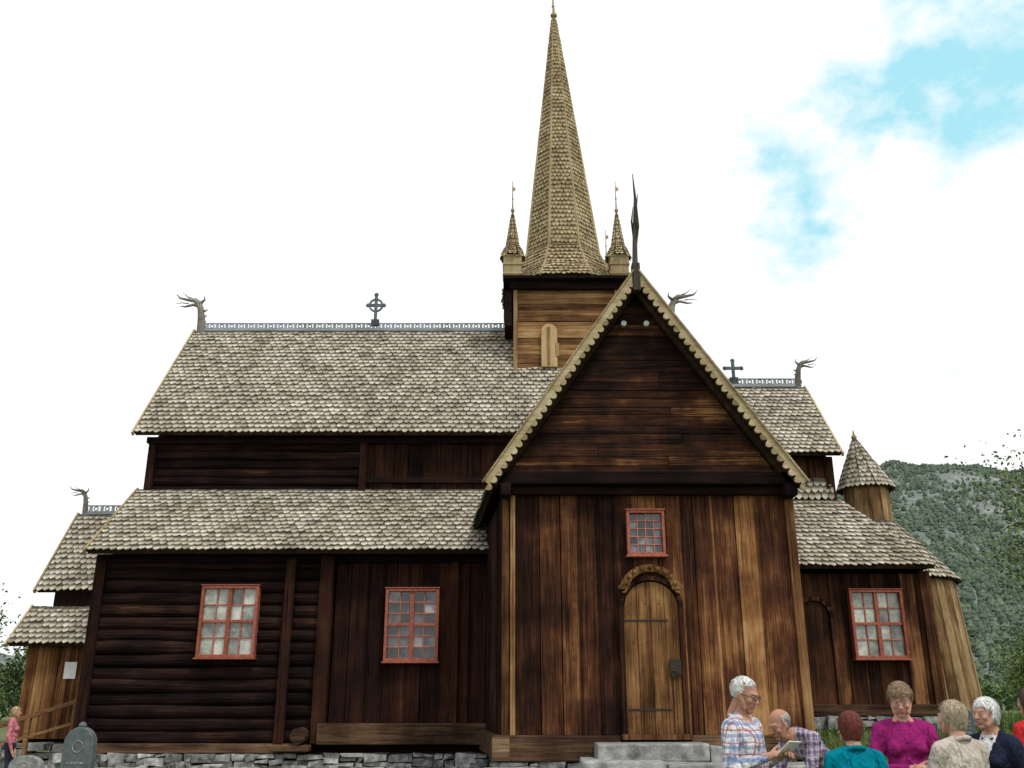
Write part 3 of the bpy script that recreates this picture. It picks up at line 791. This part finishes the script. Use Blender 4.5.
gravestone(-7.0, 14.5, .5, .85, 0, slab, False)
gravestone(7.6, 19.5, .5, .72, .03, slab, False)
gravestone(9.3, 20.5, .45, .75, 0, gravem, False)
hr = MB()
hr.beam((-13.6, 23.3, .52), (-10.2, 23.3, 1.58), .09, .10); hr.beam((-13.6, 23.3, .1), (-10.2, 23.3, 1.1), .06, .07)
for k in range(4):
    x = -13.4 + k * 1.05; hr.box(x - .05, x + .05, 23.25, 23.35, -.5, .5 + (x + 13.6) * .31)
hr.obj('wooden_handrail', wood('rail_wood', [(.08, .04, .02), (.25, .13, .06), (.4, .24, .12)], 'X', 0), bevel=.01)

# ------------------------------------------------------------ people
def flat(name, c, rough=.8, var=.15, sc=25, bmp=.25):
    a = tuple(max(0, x * (1 - var * 2)) for x in c); d = tuple(min(1, x * (1 + var * 1.5)) for x in c)
    return speck(name, [a, c, d], sc, rough, isl=0, bmp=bmp, contrast=1.3, dist=.01)
def cloth(name, c):
    m, nt, b = base(name, .95, .08)
    tc = nt.nodes.new('ShaderNodeTexCoord').outputs['Object']
    n = noi(nt, vm(nt, 'MULTIPLY', tc, (11, 11, 5)).outputs[0], 1, 4); f = noi(nt, tc, 220, 2)
    nt.links.new(ramp(nt, n, [tuple(x * .6 for x in c), c, tuple(min(1, x * 1.15) for x in c)]), b.inputs['Base Color'])
    bump(nt, b, mth(nt, 'ADD', n, mth(nt, 'MULTIPLY', f, .03)), 1, .12); return m
def plaid(name, basec, c1, c2, per=.085):
    m, nt, b = base(name, .95, .08)
    tc = nt.nodes.new('ShaderNodeTexCoord').outputs['Object']
    sep = nt.nodes.new('ShaderNodeSeparateXYZ'); nt.links.new(tc, sep.inputs[0])
    wob = noi(nt, tc, 6, 2)
    def stripe(sock, p, w, o):
        v = mth(nt, 'ADD', mth(nt, 'MULTIPLY_ADD', sock, 1 / p, o), mth(nt, 'MULTIPLY', wob, .7))
        v = mth(nt, 'FRACT', v); return mth(nt, 'LESS_THAN', v, w)
    ax = mth(nt, 'ADD', sep.outputs[0], mth(nt, 'MULTIPLY', sep.outputs[1], .9))
    def mix(f, a, c, k):
        x = nt.nodes.new('ShaderNodeMix'); x.data_type = 'RGBA'
        nt.links.new(mth(nt, 'MULTIPLY', f, k), x.inputs[0])
        if isinstance(a, tuple): x.inputs[6].default_value = (*a, 1)
        else: nt.links.new(a, x.inputs[6])
        x.inputs[7].default_value = (*c, 1); return x.outputs[2]
    c = mix(stripe(ax, per, .3, 0), basec, c1, .6); c = mix(stripe(sep.outputs[2], per, .3, .1), c, c1, .6)
    c = mix(stripe(ax, per, .12, .5), c, c2, .75); c = mix(stripe(sep.outputs[2], per, .12, .6), c, c2, .75)
    nt.links.new(c, b.inputs['Base Color']); n = noi(nt, vm(nt, 'MULTIPLY', tc, (11, 11, 5)).outputs[0], 1, 4)
    bump(nt, b, n, 1, .12); return m
skin = flat('skin', (.50, .28, .205), .7, .10, 14, .05)
skin2 = flat('skin_tan', (.42, .22, .155), .7, .10, 14, .05)
for sm in (skin, skin2):
    b_ = sm.node_tree.nodes['Principled BSDF']; b_.inputs['Subsurface Weight'].default_value = .25; b_.inputs['Subsurface Radius'].default_value = (.012, .005, .003); b_.inputs['Subsurface Scale'].default_value = 1
lip = flat('lips', (.38, .15, .12), .6, .1)
eyew = flat('eye_white', (.45, .42, .40), .3, .02); eyed = flat('eye_iris', (.02, .02, .03), .2, .02)

def remesh(mb, vox, it):
    o = mb.obj('tmp', [skin]); r = o.modifiers.new('r', 'REMESH'); r.mode = 'VOXEL'; r.voxel_size = vox; r.use_smooth_shade = True
    s = o.modifiers.new('s', 'SMOOTH'); s.iterations = it; s.factor = .5
    dg = bpy.context.evaluated_depsgraph_get(); dg.update()
    me = bpy.data.meshes.new_from_object(o.evaluated_get(dg)); bpy.data.objects.remove(o); return me

class Parts:
    def __init__(s): s.mb = MB(); s.p = []
    def cap(s, a, b, r1, r2, l): s.mb.cap(a, b, r1, r2); s.p.append(('c', np.array(a, float), np.array(b, float), r1, r2, l))
    def ell(s, c, r, l, M=None):
        s.mb.ell(c, r, M); s.p.append(('e', np.array(c, float), np.array(r, float), np.array(M.to_3x3() if M is not None else Matrix.Identity(3)), 0, l))
    def build(s, name, mats, parent, vox, it, override=None):
        me = remesh(s.mb, vox, it); n = len(me.polygons); C = np.zeros(n * 3); me.polygons.foreach_get('center', C); C = C.reshape(-1, 3)
        best = np.full(n, 1e9); lab = np.zeros(n, int)
        for q in s.p:
            if q[0] == 'c':
                d = q[2] - q[1]; t = np.clip(((C - q[1]) @ d) / max(1e-9, d @ d), 0, 1)
                dist = np.linalg.norm(C - (q[1] + t[:, None] * d), axis=1) - (q[3] + (q[4] - q[3]) * t)
            else:
                lo = (C - q[1]) @ q[3]; k = np.linalg.norm(lo / q[2], axis=1); dist = (k - 1) * q[2].min()
            u = dist < best; best[u] = dist[u]; lab[u] = q[5]
        if override is not None: lab = override(C, lab)
        me.materials.clear()
        for a in mats: me.materials.append(a)
        me.polygons.foreach_set('material_index', lab.astype(np.int32)); me.polygons.foreach_set('use_smooth', [True] * n); me.update()
        o = bpy.data.objects.new(name, me); col.objects.link(o); o.parent = parent; return o

def hand(name, W, d, thumbdir, parent, mat, curl=.45):
    d = V(d).normalized(); x = V(thumbdir); x = (x - d * x.dot(d)).normalized(); z = x.cross(d).normalized()
    def T(p): return V(W) + x * p[0] + d * p[1] + z * p[2]
    M = Matrix((x, d, z)).transposed(); P = Parts()
    P.mb.ell(T((0, .05, 0)), (.042, .052, .016), M); P.mb.cap(T((0, -.03, 0)), T((0, .03, 0)), .028, .026)
    for i, (bx, ln) in enumerate(((-.031, .062), (-.011, .078), (.011, .083), (.031, .072))):
        p = V((bx, .085 + (.006 if i in (1, 2) else 0), 0)); a = curl * (.7 + .12 * (3 - i)); ang = a * .5; pr = p - V((0, .03, 0))
        for k, f in enumerate((.45, .32, .25)):
            q = p + V(((bx * .12), math.cos(ang), -math.sin(ang))) * ln * f
            P.mb.cap(T(pr if k == 0 else p), T(q), .0092 - k * .0008, .0086 - k * .0009, 8); p = q; ang += a
    p = V((.034, .03, -.006)); q = p + V((.022, .030, -.010)); r = q + V((.006, .030, -.008))
    P.mb.cap(T(p - V((.014, .015, 0))), T(q), .013, .0105, 8); P.mb.cap(T(q), T(r), .0105, .008, 8)
    P.p.append(('c', np.zeros(3), np.ones(3), 1, 1, 0)); return P.build(name, [mat], parent, .0042, 2)

def person(name, loc, yaw, H=1.7, fem=False, top=None, pants=None, skinm=skin, hairc=(.3, .3, .3), hair='short', head_yaw=0, head_pitch=0,
           arms=None, sleeves='long', lean=0, glasses=False, build=1.0, legs=None, inner=None):
    e = empty(name, loc); e.rotation_euler = (0, 0, yaw); k = H / 1.7; e.scale = (k, k, k)
    pel = V((0, 0, .93))
    def B(p, f=1.0):
        q = V(p) - pel; a = lean * f
        return pel + V((q.x, q.y * math.cos(a) + q.z * math.sin(a), -q.y * math.sin(a) + q.z * math.cos(a)))
    Mb = Matrix.Rotation(-lean, 3, 'X'); Mh = Matrix.Rotation(-lean * .5, 3, 'X')
    P = Parts(); w = build; sh = .165 if fem else .185
    SK, SH, PA, BO, IN = 0, 1, 2, 3, 4
    P.ell(pel, ((.175 if fem else .16) * w, .125 * w, .12), PA, Mh)
    P.ell(B((0, .005, 1.02), .8), (.152 * w, .118 * w, .14), SH, Mb)
    P.ell(B((0, .012, 1.12)), ((.138 if fem else .152) * w, .112 * w, .14), SH, Mb)
    P.ell(B((0, .0, 1.27)), (.158 * w, .108 * w, .16), SH, Mb)
    P.ell(B((0, -.01, 1.37)), (.15, .082, .075), SH, Mb)
    if fem:
        for s in (-1, 1): P.ell(B((s * .07, .085, 1.25)), (.065, .055, .06), SH, Mb)
    P.cap(B((-sh, -.01, 1.375)), B((sh, -.01, 1.375)), .056, .056, SH)
    for s in (-1, 1): P.cap(B((0, -.02, 1.425)), B((s * sh * .9, -.01, 1.39)), .052, .05, SH)
    hb = B((0, .025, 1.585)); nb_ = B((0, -.015, 1.42))
    P.cap(nb_, hb + V((0, -.035, -.09)), .054, .050, SK)
    arms = arms or [((.25, -.03, 1.11), (.25, .06, .87)), ((-.25, -.03, 1.11), (-.25, .06, .87))]
    for (E, Wp), s in zip(arms, (1, -1)):
        S0 = B((s * sh, -.01, 1.375)); E = V(E); Wp = V(Wp)
        if sleeves == 'long':
            P.cap(S0, E, .058 * (w * .5 + .5), .047, SH); P.cap(E, Wp, .046, .034, SH)
        else:
            Mid = S0.lerp(E, .72); P.cap(S0, Mid, .062, .058, SH); P.cap(Mid, E, .042, .038, SK); P.cap(E, Wp, .038, .026, SK)
        d = (Wp - E).normalized(); P.cap(Wp, Wp + d * .035, .027, .025, SK)
        hand('hand_r' if s > 0 else 'hand_l', Wp + d * .045, d, V((-s, .1, .35)), e, skinm, .55)
    for s in (-1, 1):
        hp = V((s * .088, 0, .88)); kn = V((s * .10, .03, .49)); an = V((s * .105, -.01, .09))
        P.cap(hp, kn, .088 * w, .060, PA); P.cap(kn, an, .060, .046, PA)
        P.cap((s * .105, -.05, .045), (s * .115, .14, .038), .042, .036, BO)
    def ov(C, lab):
        if inner is not None:
            f = (lab == SH) & (C[:, 1] > .03) & (abs(C[:, 0]) < .012 + np.clip(C[:, 2] - 1.15, 0, 1) * .22) & (C[:, 2] > 1.0)
            lab = lab.copy(); lab[f] = IN
        f = (lab == SH) & (C[:, 2] > 1.40) & (np.hypot(C[:, 0], C[:, 1] - .03) < .07); lab[f] = SK
        return lab
    P.build('body', [skinm, top, pants, flat('shoe', (.03, .025, .02)), inner or top], e, .0125, 5, ov if lean < .2 else None)
    if lean < .2:
        c = MB(); pts = [(.068 * math.sin(t), -.014 + .072 * math.cos(t) * 1.0, 1.425 - .03 * math.cos(t)) for t in [math.radians(25 + 310 * i / 18) for i in range(19)]]
        c.tube(pts, .016, 8); c.obj('collar', top, e, smooth=True)
    h = empty('head', hb); h.parent = e
    h.rotation_euler = (Matrix.Rotation(head_yaw, 3, 'Z') @ Matrix.Rotation(-head_pitch - lean * .4, 3, 'X')).to_euler()
    h.scale = (.95, .95, .97)
    Q = Parts()
    Q.ell((0, -.015, .025), (.074, .094, .088), 0); Q.ell((0, .022, -.045), (.056, .066, .066), 0); Q.ell((0, .035, .0), (.064, .058, .06), 0)
    Q.ell((0, .066, -.098), (.024, .020, .018), 0); Q.cap((0, .088, .002), (0, .106, -.034), .0075, .0115, 0)
    Q.ell((-.010, .097, -.036), (.009, .009, .007), 0); Q.ell((.010, .097, -.036), (.009, .009, .007), 0)
    Q.cap((-.045, .074, .020), (-.012, .088, .018), .008, .008, 0); Q.cap((.012, .088, .018), (.045, .074, .020), .008, .008, 0)
    for s in (-1, 1):
        Q.ell((s * .042, .062, -.03), (.022, .02, .022), 0); Q.ell((s * .074, -.006, -.012), (.010, .019, .031), 0)
        Q.cap((s * .066, .0, -.02), (s * .050, .045, -.085), .016, .014, 0)
    Q.cap((-.018, .082, -.064), (.018, .082, -.064), .0075, .0075, 1); Q.cap((-.015, .083, -.073), (.015, .083, -.073), .008, .008, 1)
    Q.cap((0, -.02, -.05), (0, -.045, -.16), .052, .052, 0)
    Q.build('face', [skinm, lip], h, .0050, 3)
    ey = MB()
    for s in (-1, 1):
        ey.ell((s * .030, .0765, .001), (.0125, .010, .007), m=0, nu=12, nv=8); ey.ell((s * .030, .0845, .001), (.0055, .004, .0055), m=1, nu=10, nv=6)
        ey.cap((s * .016, .088, .022), (s * .046, .077, .023), .0032, .0024, 6, 2)
    hm = speck(name + '_hair', [tuple(c * .45 for c in hairc), hairc, tuple(min(1, c * 1.5) for c in hairc)], 30, .6, isl=.9, bmp=0, spec=.3)
    ey.obj('eyes', [eyew, eyed, hm], h, smooth=True)
    if glasses:
        gl = MB()
        for s in (-1, 1):
            gl.tube([(s * .031 + .020 * math.cos(t), .101, -.002 + .015 * math.sin(t)) for t in [2 * math.pi * i / 16 for i in range(17)]], .0018, 5)
            gl.tube([(s * .051, .100, 0), (s * .074, .06, .003), (s * .080, -.005, 0)], .0018, 5)
        gl.tube([(-.011, .102, 0), (.011, .102, 0)], .0018, 5); gl.obj('glasses', iron, h)
    low = {'short': -.035, 'bob': -.080, 'curly': -.06, 'bald': -.045}[hair]; vol = {'short': .000, 'bob': .008, 'curly': .013, 'bald': .001}[hair]
    ax_, ay_, az_ = .077 + vol, .096 + vol, .091 + vol; c0 = V((0, -.016, .024))
    def surf(phi, t, up=0):
        if t < .6:
            a = t / .6 * math.pi / 2; r = math.sin(a); z = az_ * math.cos(a) + c0.z
        else:
            f = (t - .6) / .4; z = lerp(c0.z, low, f); r = 1 - .24 * f * f
        lump = 1 + .045 * noise.noise(V((math.sin(phi) * 2.2, math.cos(phi) * 2.2, t * 5 + hairc[0] * 40)))
        return V((c0.x + (ax_ + up) * r * lump * math.sin(phi), c0.y + (ay_ + up) * r * lump * math.cos(phi), z + up * .6))
    def keep(phi, t):
        ph = (phi + math.pi) % (2 * math.pi) - math.pi; p = surf(phi, t)
        if hair == 'bald': return abs(ph) > 1.35 and p.z < .07
        hl = .078 if hair == 'short' else .060
        hl += .010 * math.sin(phi * 5 + hairc[0] * 30)
        if abs(ph) < (1.28 if hair != 'short' else 1.45) and p.z < hl: return False
        if abs(abs(ph) - 1.5) < .25 and p.z < (.012 if hair == 'short' else -.03): return False
        return True
    hm_b = MB(); NP, NT = 48, 22
    grid = {}
    for i in range(NP):
        for j in range(NT + 1): grid[i, j] = surf(2 * math.pi * i / NP, j / NT * .999 + .0005)
    vs = [grid[i, j] for i in range(NP) for j in range(NT + 1)]
    fs = [(i * (NT + 1) + j, i * (NT + 1) + j + 1, ((i + 1) % NP) * (NT + 1) + j + 1, ((i + 1) % NP) * (NT + 1) + j) for i in range(NP) for j in range(NT)
          if keep(2 * math.pi * (i + .5) / NP, (j + .5) / NT)]
    hm_b.add(vs, fs)
    for _ in range(3000 if hair != 'bald' else 900):
        phi = U(0, 2 * math.pi); t = U(.02, .98)
        if not keep(phi, t): continue
        cl = .35 if hair == 'curly' else .13
        dphi = random.gauss(0, cl) + (.25 * math.sin(phi * 3 + hairc[0] * 9)); ln = U(.10, .26) if hair != 'short' else U(.06, .13)
        up0 = U(-.001, .003); p = surf(phi, t, up0); q = surf(phi + dphi * .5, min(1.04, t + ln * .5), up0 + U(.001, .003 + vol * .4)); r = surf(phi + dphi, min(1.08, t + ln), U(-.001, .002 + vol * .3))
        sd = (q - p).cross(p - c0)
        if sd.length < 1e-6: continue
        sd.normalize(); wv = U(.0010, .0022)
        hm_b.add([p - sd * wv, p + sd * wv, q + sd * wv, q - sd * wv, r], [(0, 1, 2, 3), (3, 2, 4)])
    hm_b.obj('hair', hm, h, smooth=False)
    return e

navy = cloth('navy_cloth', (.02, .025, .05)); turq = cloth('turquoise_cloth', (.0, .20, .28)); fuch = cloth('fuchsia_cloth', (.30, .02, .15))
cream = cloth('cream_cloth', (.55, .48, .42)); red = cloth('red_cloth', (.5, .03, .03)); pink = cloth('pink_cloth', (.6, .2, .24))
jeans = cloth('dark_trousers', (.04, .045, .07)); khaki = cloth('khaki_trousers', (.25, .2, .13)); white = cloth('white_cloth', (.7, .7, .7)); blk = cloth('black_cloth', (.02, .02, .02))
pl1 = plaid('plaid_shirt', (.68, .68, .70), (.12, .20, .42), (.40, .10, .10), .075); pl2 = plaid('plaid_shirt_purple', (.38, .30, .40), (.06, .05, .13), (.55, .5, .55), .06)
forw = [((.24, .06, 1.12), (.10, .28, 1.17)), ((-.24, .06, 1.12), (-.10, .28, 1.17))]
crossd = [((.24, .05, 1.10), (.02, .22, 1.12)), ((-.24, .05, 1.10), (-.06, .20, 1.05))]
def gz(x, y): return (x, y, g(x, y))
pi = math.pi
m1 = person('man', gz(1.60, 6.9), -pi / 2 - .65, 1.76, False, pl1, khaki, skin2, (.66, .66, .64), 'short', head_pitch=.30, arms=[((.25, .00, 1.12), (.10, .17, 1.19)), ((-.25, .00, 1.12), (-.08, .19, 1.19))], glasses=True, build=1.12)
pp = MB(); pp.add([(-.10, .25, 1.20), (.10, .25, 1.21), (.11, .35, 1.30), (-.09, .35, 1.29), (-.10, .252, 1.195), (.10, .252, 1.205), (.11, .352, 1.295), (-.09, .352, 1.285)], [(0, 1, 2, 3), (7, 6, 5, 4), (0, 4, 5, 1), (1, 5, 6, 2), (2, 6, 7, 3), (3, 7, 4, 0)])
pp.obj('leaflet', whitep, m1)
person('man', gz(2.80, 8.7), pi / 2 + .35, 1.80, False, pl2, jeans, skin2, (.3, .28, .26), 'bald', arms=[((.2, .40, 1.00), (.12, .50, .82)), ((-.2, .40, 1.00), (-.12, .48, .80))], lean=.88, head_pitch=.05)
person('woman', gz(2.24, 6.6), .1, 1.53, True, turq, jeans, skin, (.16, .035, .03), 'bob', build=1.12)
person('woman', gz(2.90, 7.4), pi - .25, 1.72, True, fuch, jeans, skin, (.25, .17, .10), 'curly', head_pitch=.3, head_yaw=-.15, arms=crossd, inner=fuch, build=1.02)
person('woman', gz(2.93, 6.6), .35, 1.60, True, cream, khaki, skin, (.42, .34, .24), 'bob', sleeves='short', build=1.12, head_yaw=.2, arms=forw)
person('woman', gz(3.40, 7.1), pi - 2.0 + .9, 1.62, True, navy, blk, skin, (.72, .71, .70), 'bob', head_yaw=-.1, inner=white, build=1.05)
person('woman', gz(4.30, 8.2), 0.3, 1.70, True, red, jeans, skin, (.1, .07, .05), 'bob')
person('woman', (-9.45, 18.9, g(-9.45, 18.9) + .1), -1.2, 1.52, True, pink, jeans, skin, (.5, .35, .2), 'bob')

# ------------------------------------------------------------ world, sun, camera
sun_el, sun_az = math.radians(58), math.radians(38)
w = bpy.data.worlds.new('World'); scene.world = w; w.use_nodes = True; nt = w.node_tree; nt.nodes.clear()
out = nt.nodes.new('ShaderNodeOutputWorld')
sky = nt.nodes.new('ShaderNodeTexSky'); sky.sky_type = 'NISHITA'; sky.sun_disc = False; sky.sun_elevation = sun_el
sdir = V((math.sin(sun_az) * math.cos(sun_el), -math.cos(sun_az) * math.cos(sun_el), math.sin(sun_el)))
sky.sun_rotation = math.atan2(sdir.x, sdir.y)
bs = nt.nodes.new('ShaderNodeBackground'); nt.links.new(sky.outputs[0], bs.inputs[0]); bs.inputs[1].default_value = .12
tcw = nt.nodes.new('ShaderNodeTexCoord').outputs['Generated']
blobs = [((.413, .729, .546), .075), ((.455, .708, .54), .085), ((.287, .822, .491), .055), ((.300, .835, .462), .045), ((.36, .757, .55), .05), ((-.8, -.3, .5), .25), ((.7, -.5, .5), .2)]
wv = nt.nodes.new('ShaderNodeTexNoise'); wv.inputs['Scale'].default_value = 14; wv.inputs['Detail'].default_value = 6; nt.links.new(tcw, wv.inputs['Vector'])
wv2 = vm(nt, 'MULTIPLY', vm(nt, 'SUBTRACT', wv.outputs['Color'], (.5, .5, .5)).outputs[0], (.13, .13, .13)).outputs[0]
dirw = vm(nt, 'ADD', tcw, wv2).outputs[0]
tot = None
for d, r in blobs:
    dn = V(d).normalized()
    n_ = vm(nt, 'DISTANCE', dirw, tuple(dn)); v = maprange(nt, n_.outputs['Value'], 0, r * 1.6, 1, 0)
    tot = v if tot is None else mth(nt, 'MAXIMUM', tot, v)
n1 = noi(nt, vm(nt, 'MULTIPLY', tcw, (1, 1, 1.6)).outputs[0], 11, 9, .65)
mk = mth(nt, 'ADD', tot, mth(nt, 'MULTIPLY_ADD', n1, 1.7, -.85))
mk = maprange(nt, mk, .22, .80, 0, .95)
n2 = noi(nt, tcw, 3, 6, .6)
bc = nt.nodes.new('ShaderNodeBackground')
cc = ramp(nt, n2, [(.93, .955, .98), (1, 1, 1)]); nt.links.new(cc, bc.inputs[0]); bc.inputs[1].default_value = 1.12
bh = nt.nodes.new('ShaderNodeBackground'); bh.inputs[0].default_value = (.42, .88, 1.0, 1); bh.inputs[1].default_value = 1.0
ad = nt.nodes.new('ShaderNodeMixShader'); ad.inputs[0].default_value = .88; nt.links.new(bs.outputs[0], ad.inputs[1]); nt.links.new(bh.outputs[0], ad.inputs[2])
mx = nt.nodes.new('ShaderNodeMixShader'); nt.links.new(mk, mx.inputs[0]); nt.links.new(bc.outputs[0], mx.inputs[1]); nt.links.new(ad.outputs[0], mx.inputs[2])
nt.links.new(mx.outputs[0], out.inputs[0])

sl_ = bpy.data.lights.new('sun', 'SUN'); sl_.energy = 1.9; sl_.angle = math.radians(10); sl_.color = (1, .95, .86)
so_ = bpy.data.objects.new('sun', sl_); col.objects.link(so_); so_.rotation_euler = (-sdir).to_track_quat('-Z', 'Y').to_euler(); so_.location = (10, -10, 30)

cam = bpy.data.cameras.new('camera'); cam.sensor_width = 36; cam.lens = 938 / 1024 * 36; cam.clip_end = 6000; cam.clip_start = .05
co = bpy.data.objects.new('camera', cam); col.objects.link(co); co.location = (0, 0, 1.6)
co.rotation_euler = (math.radians(90 + 18.62), 0, 0); scene.camera = co
scene.view_settings.view_transform = 'Standard'; scene.view_settings.look = 'None'; scene.view_settings.exposure = 0
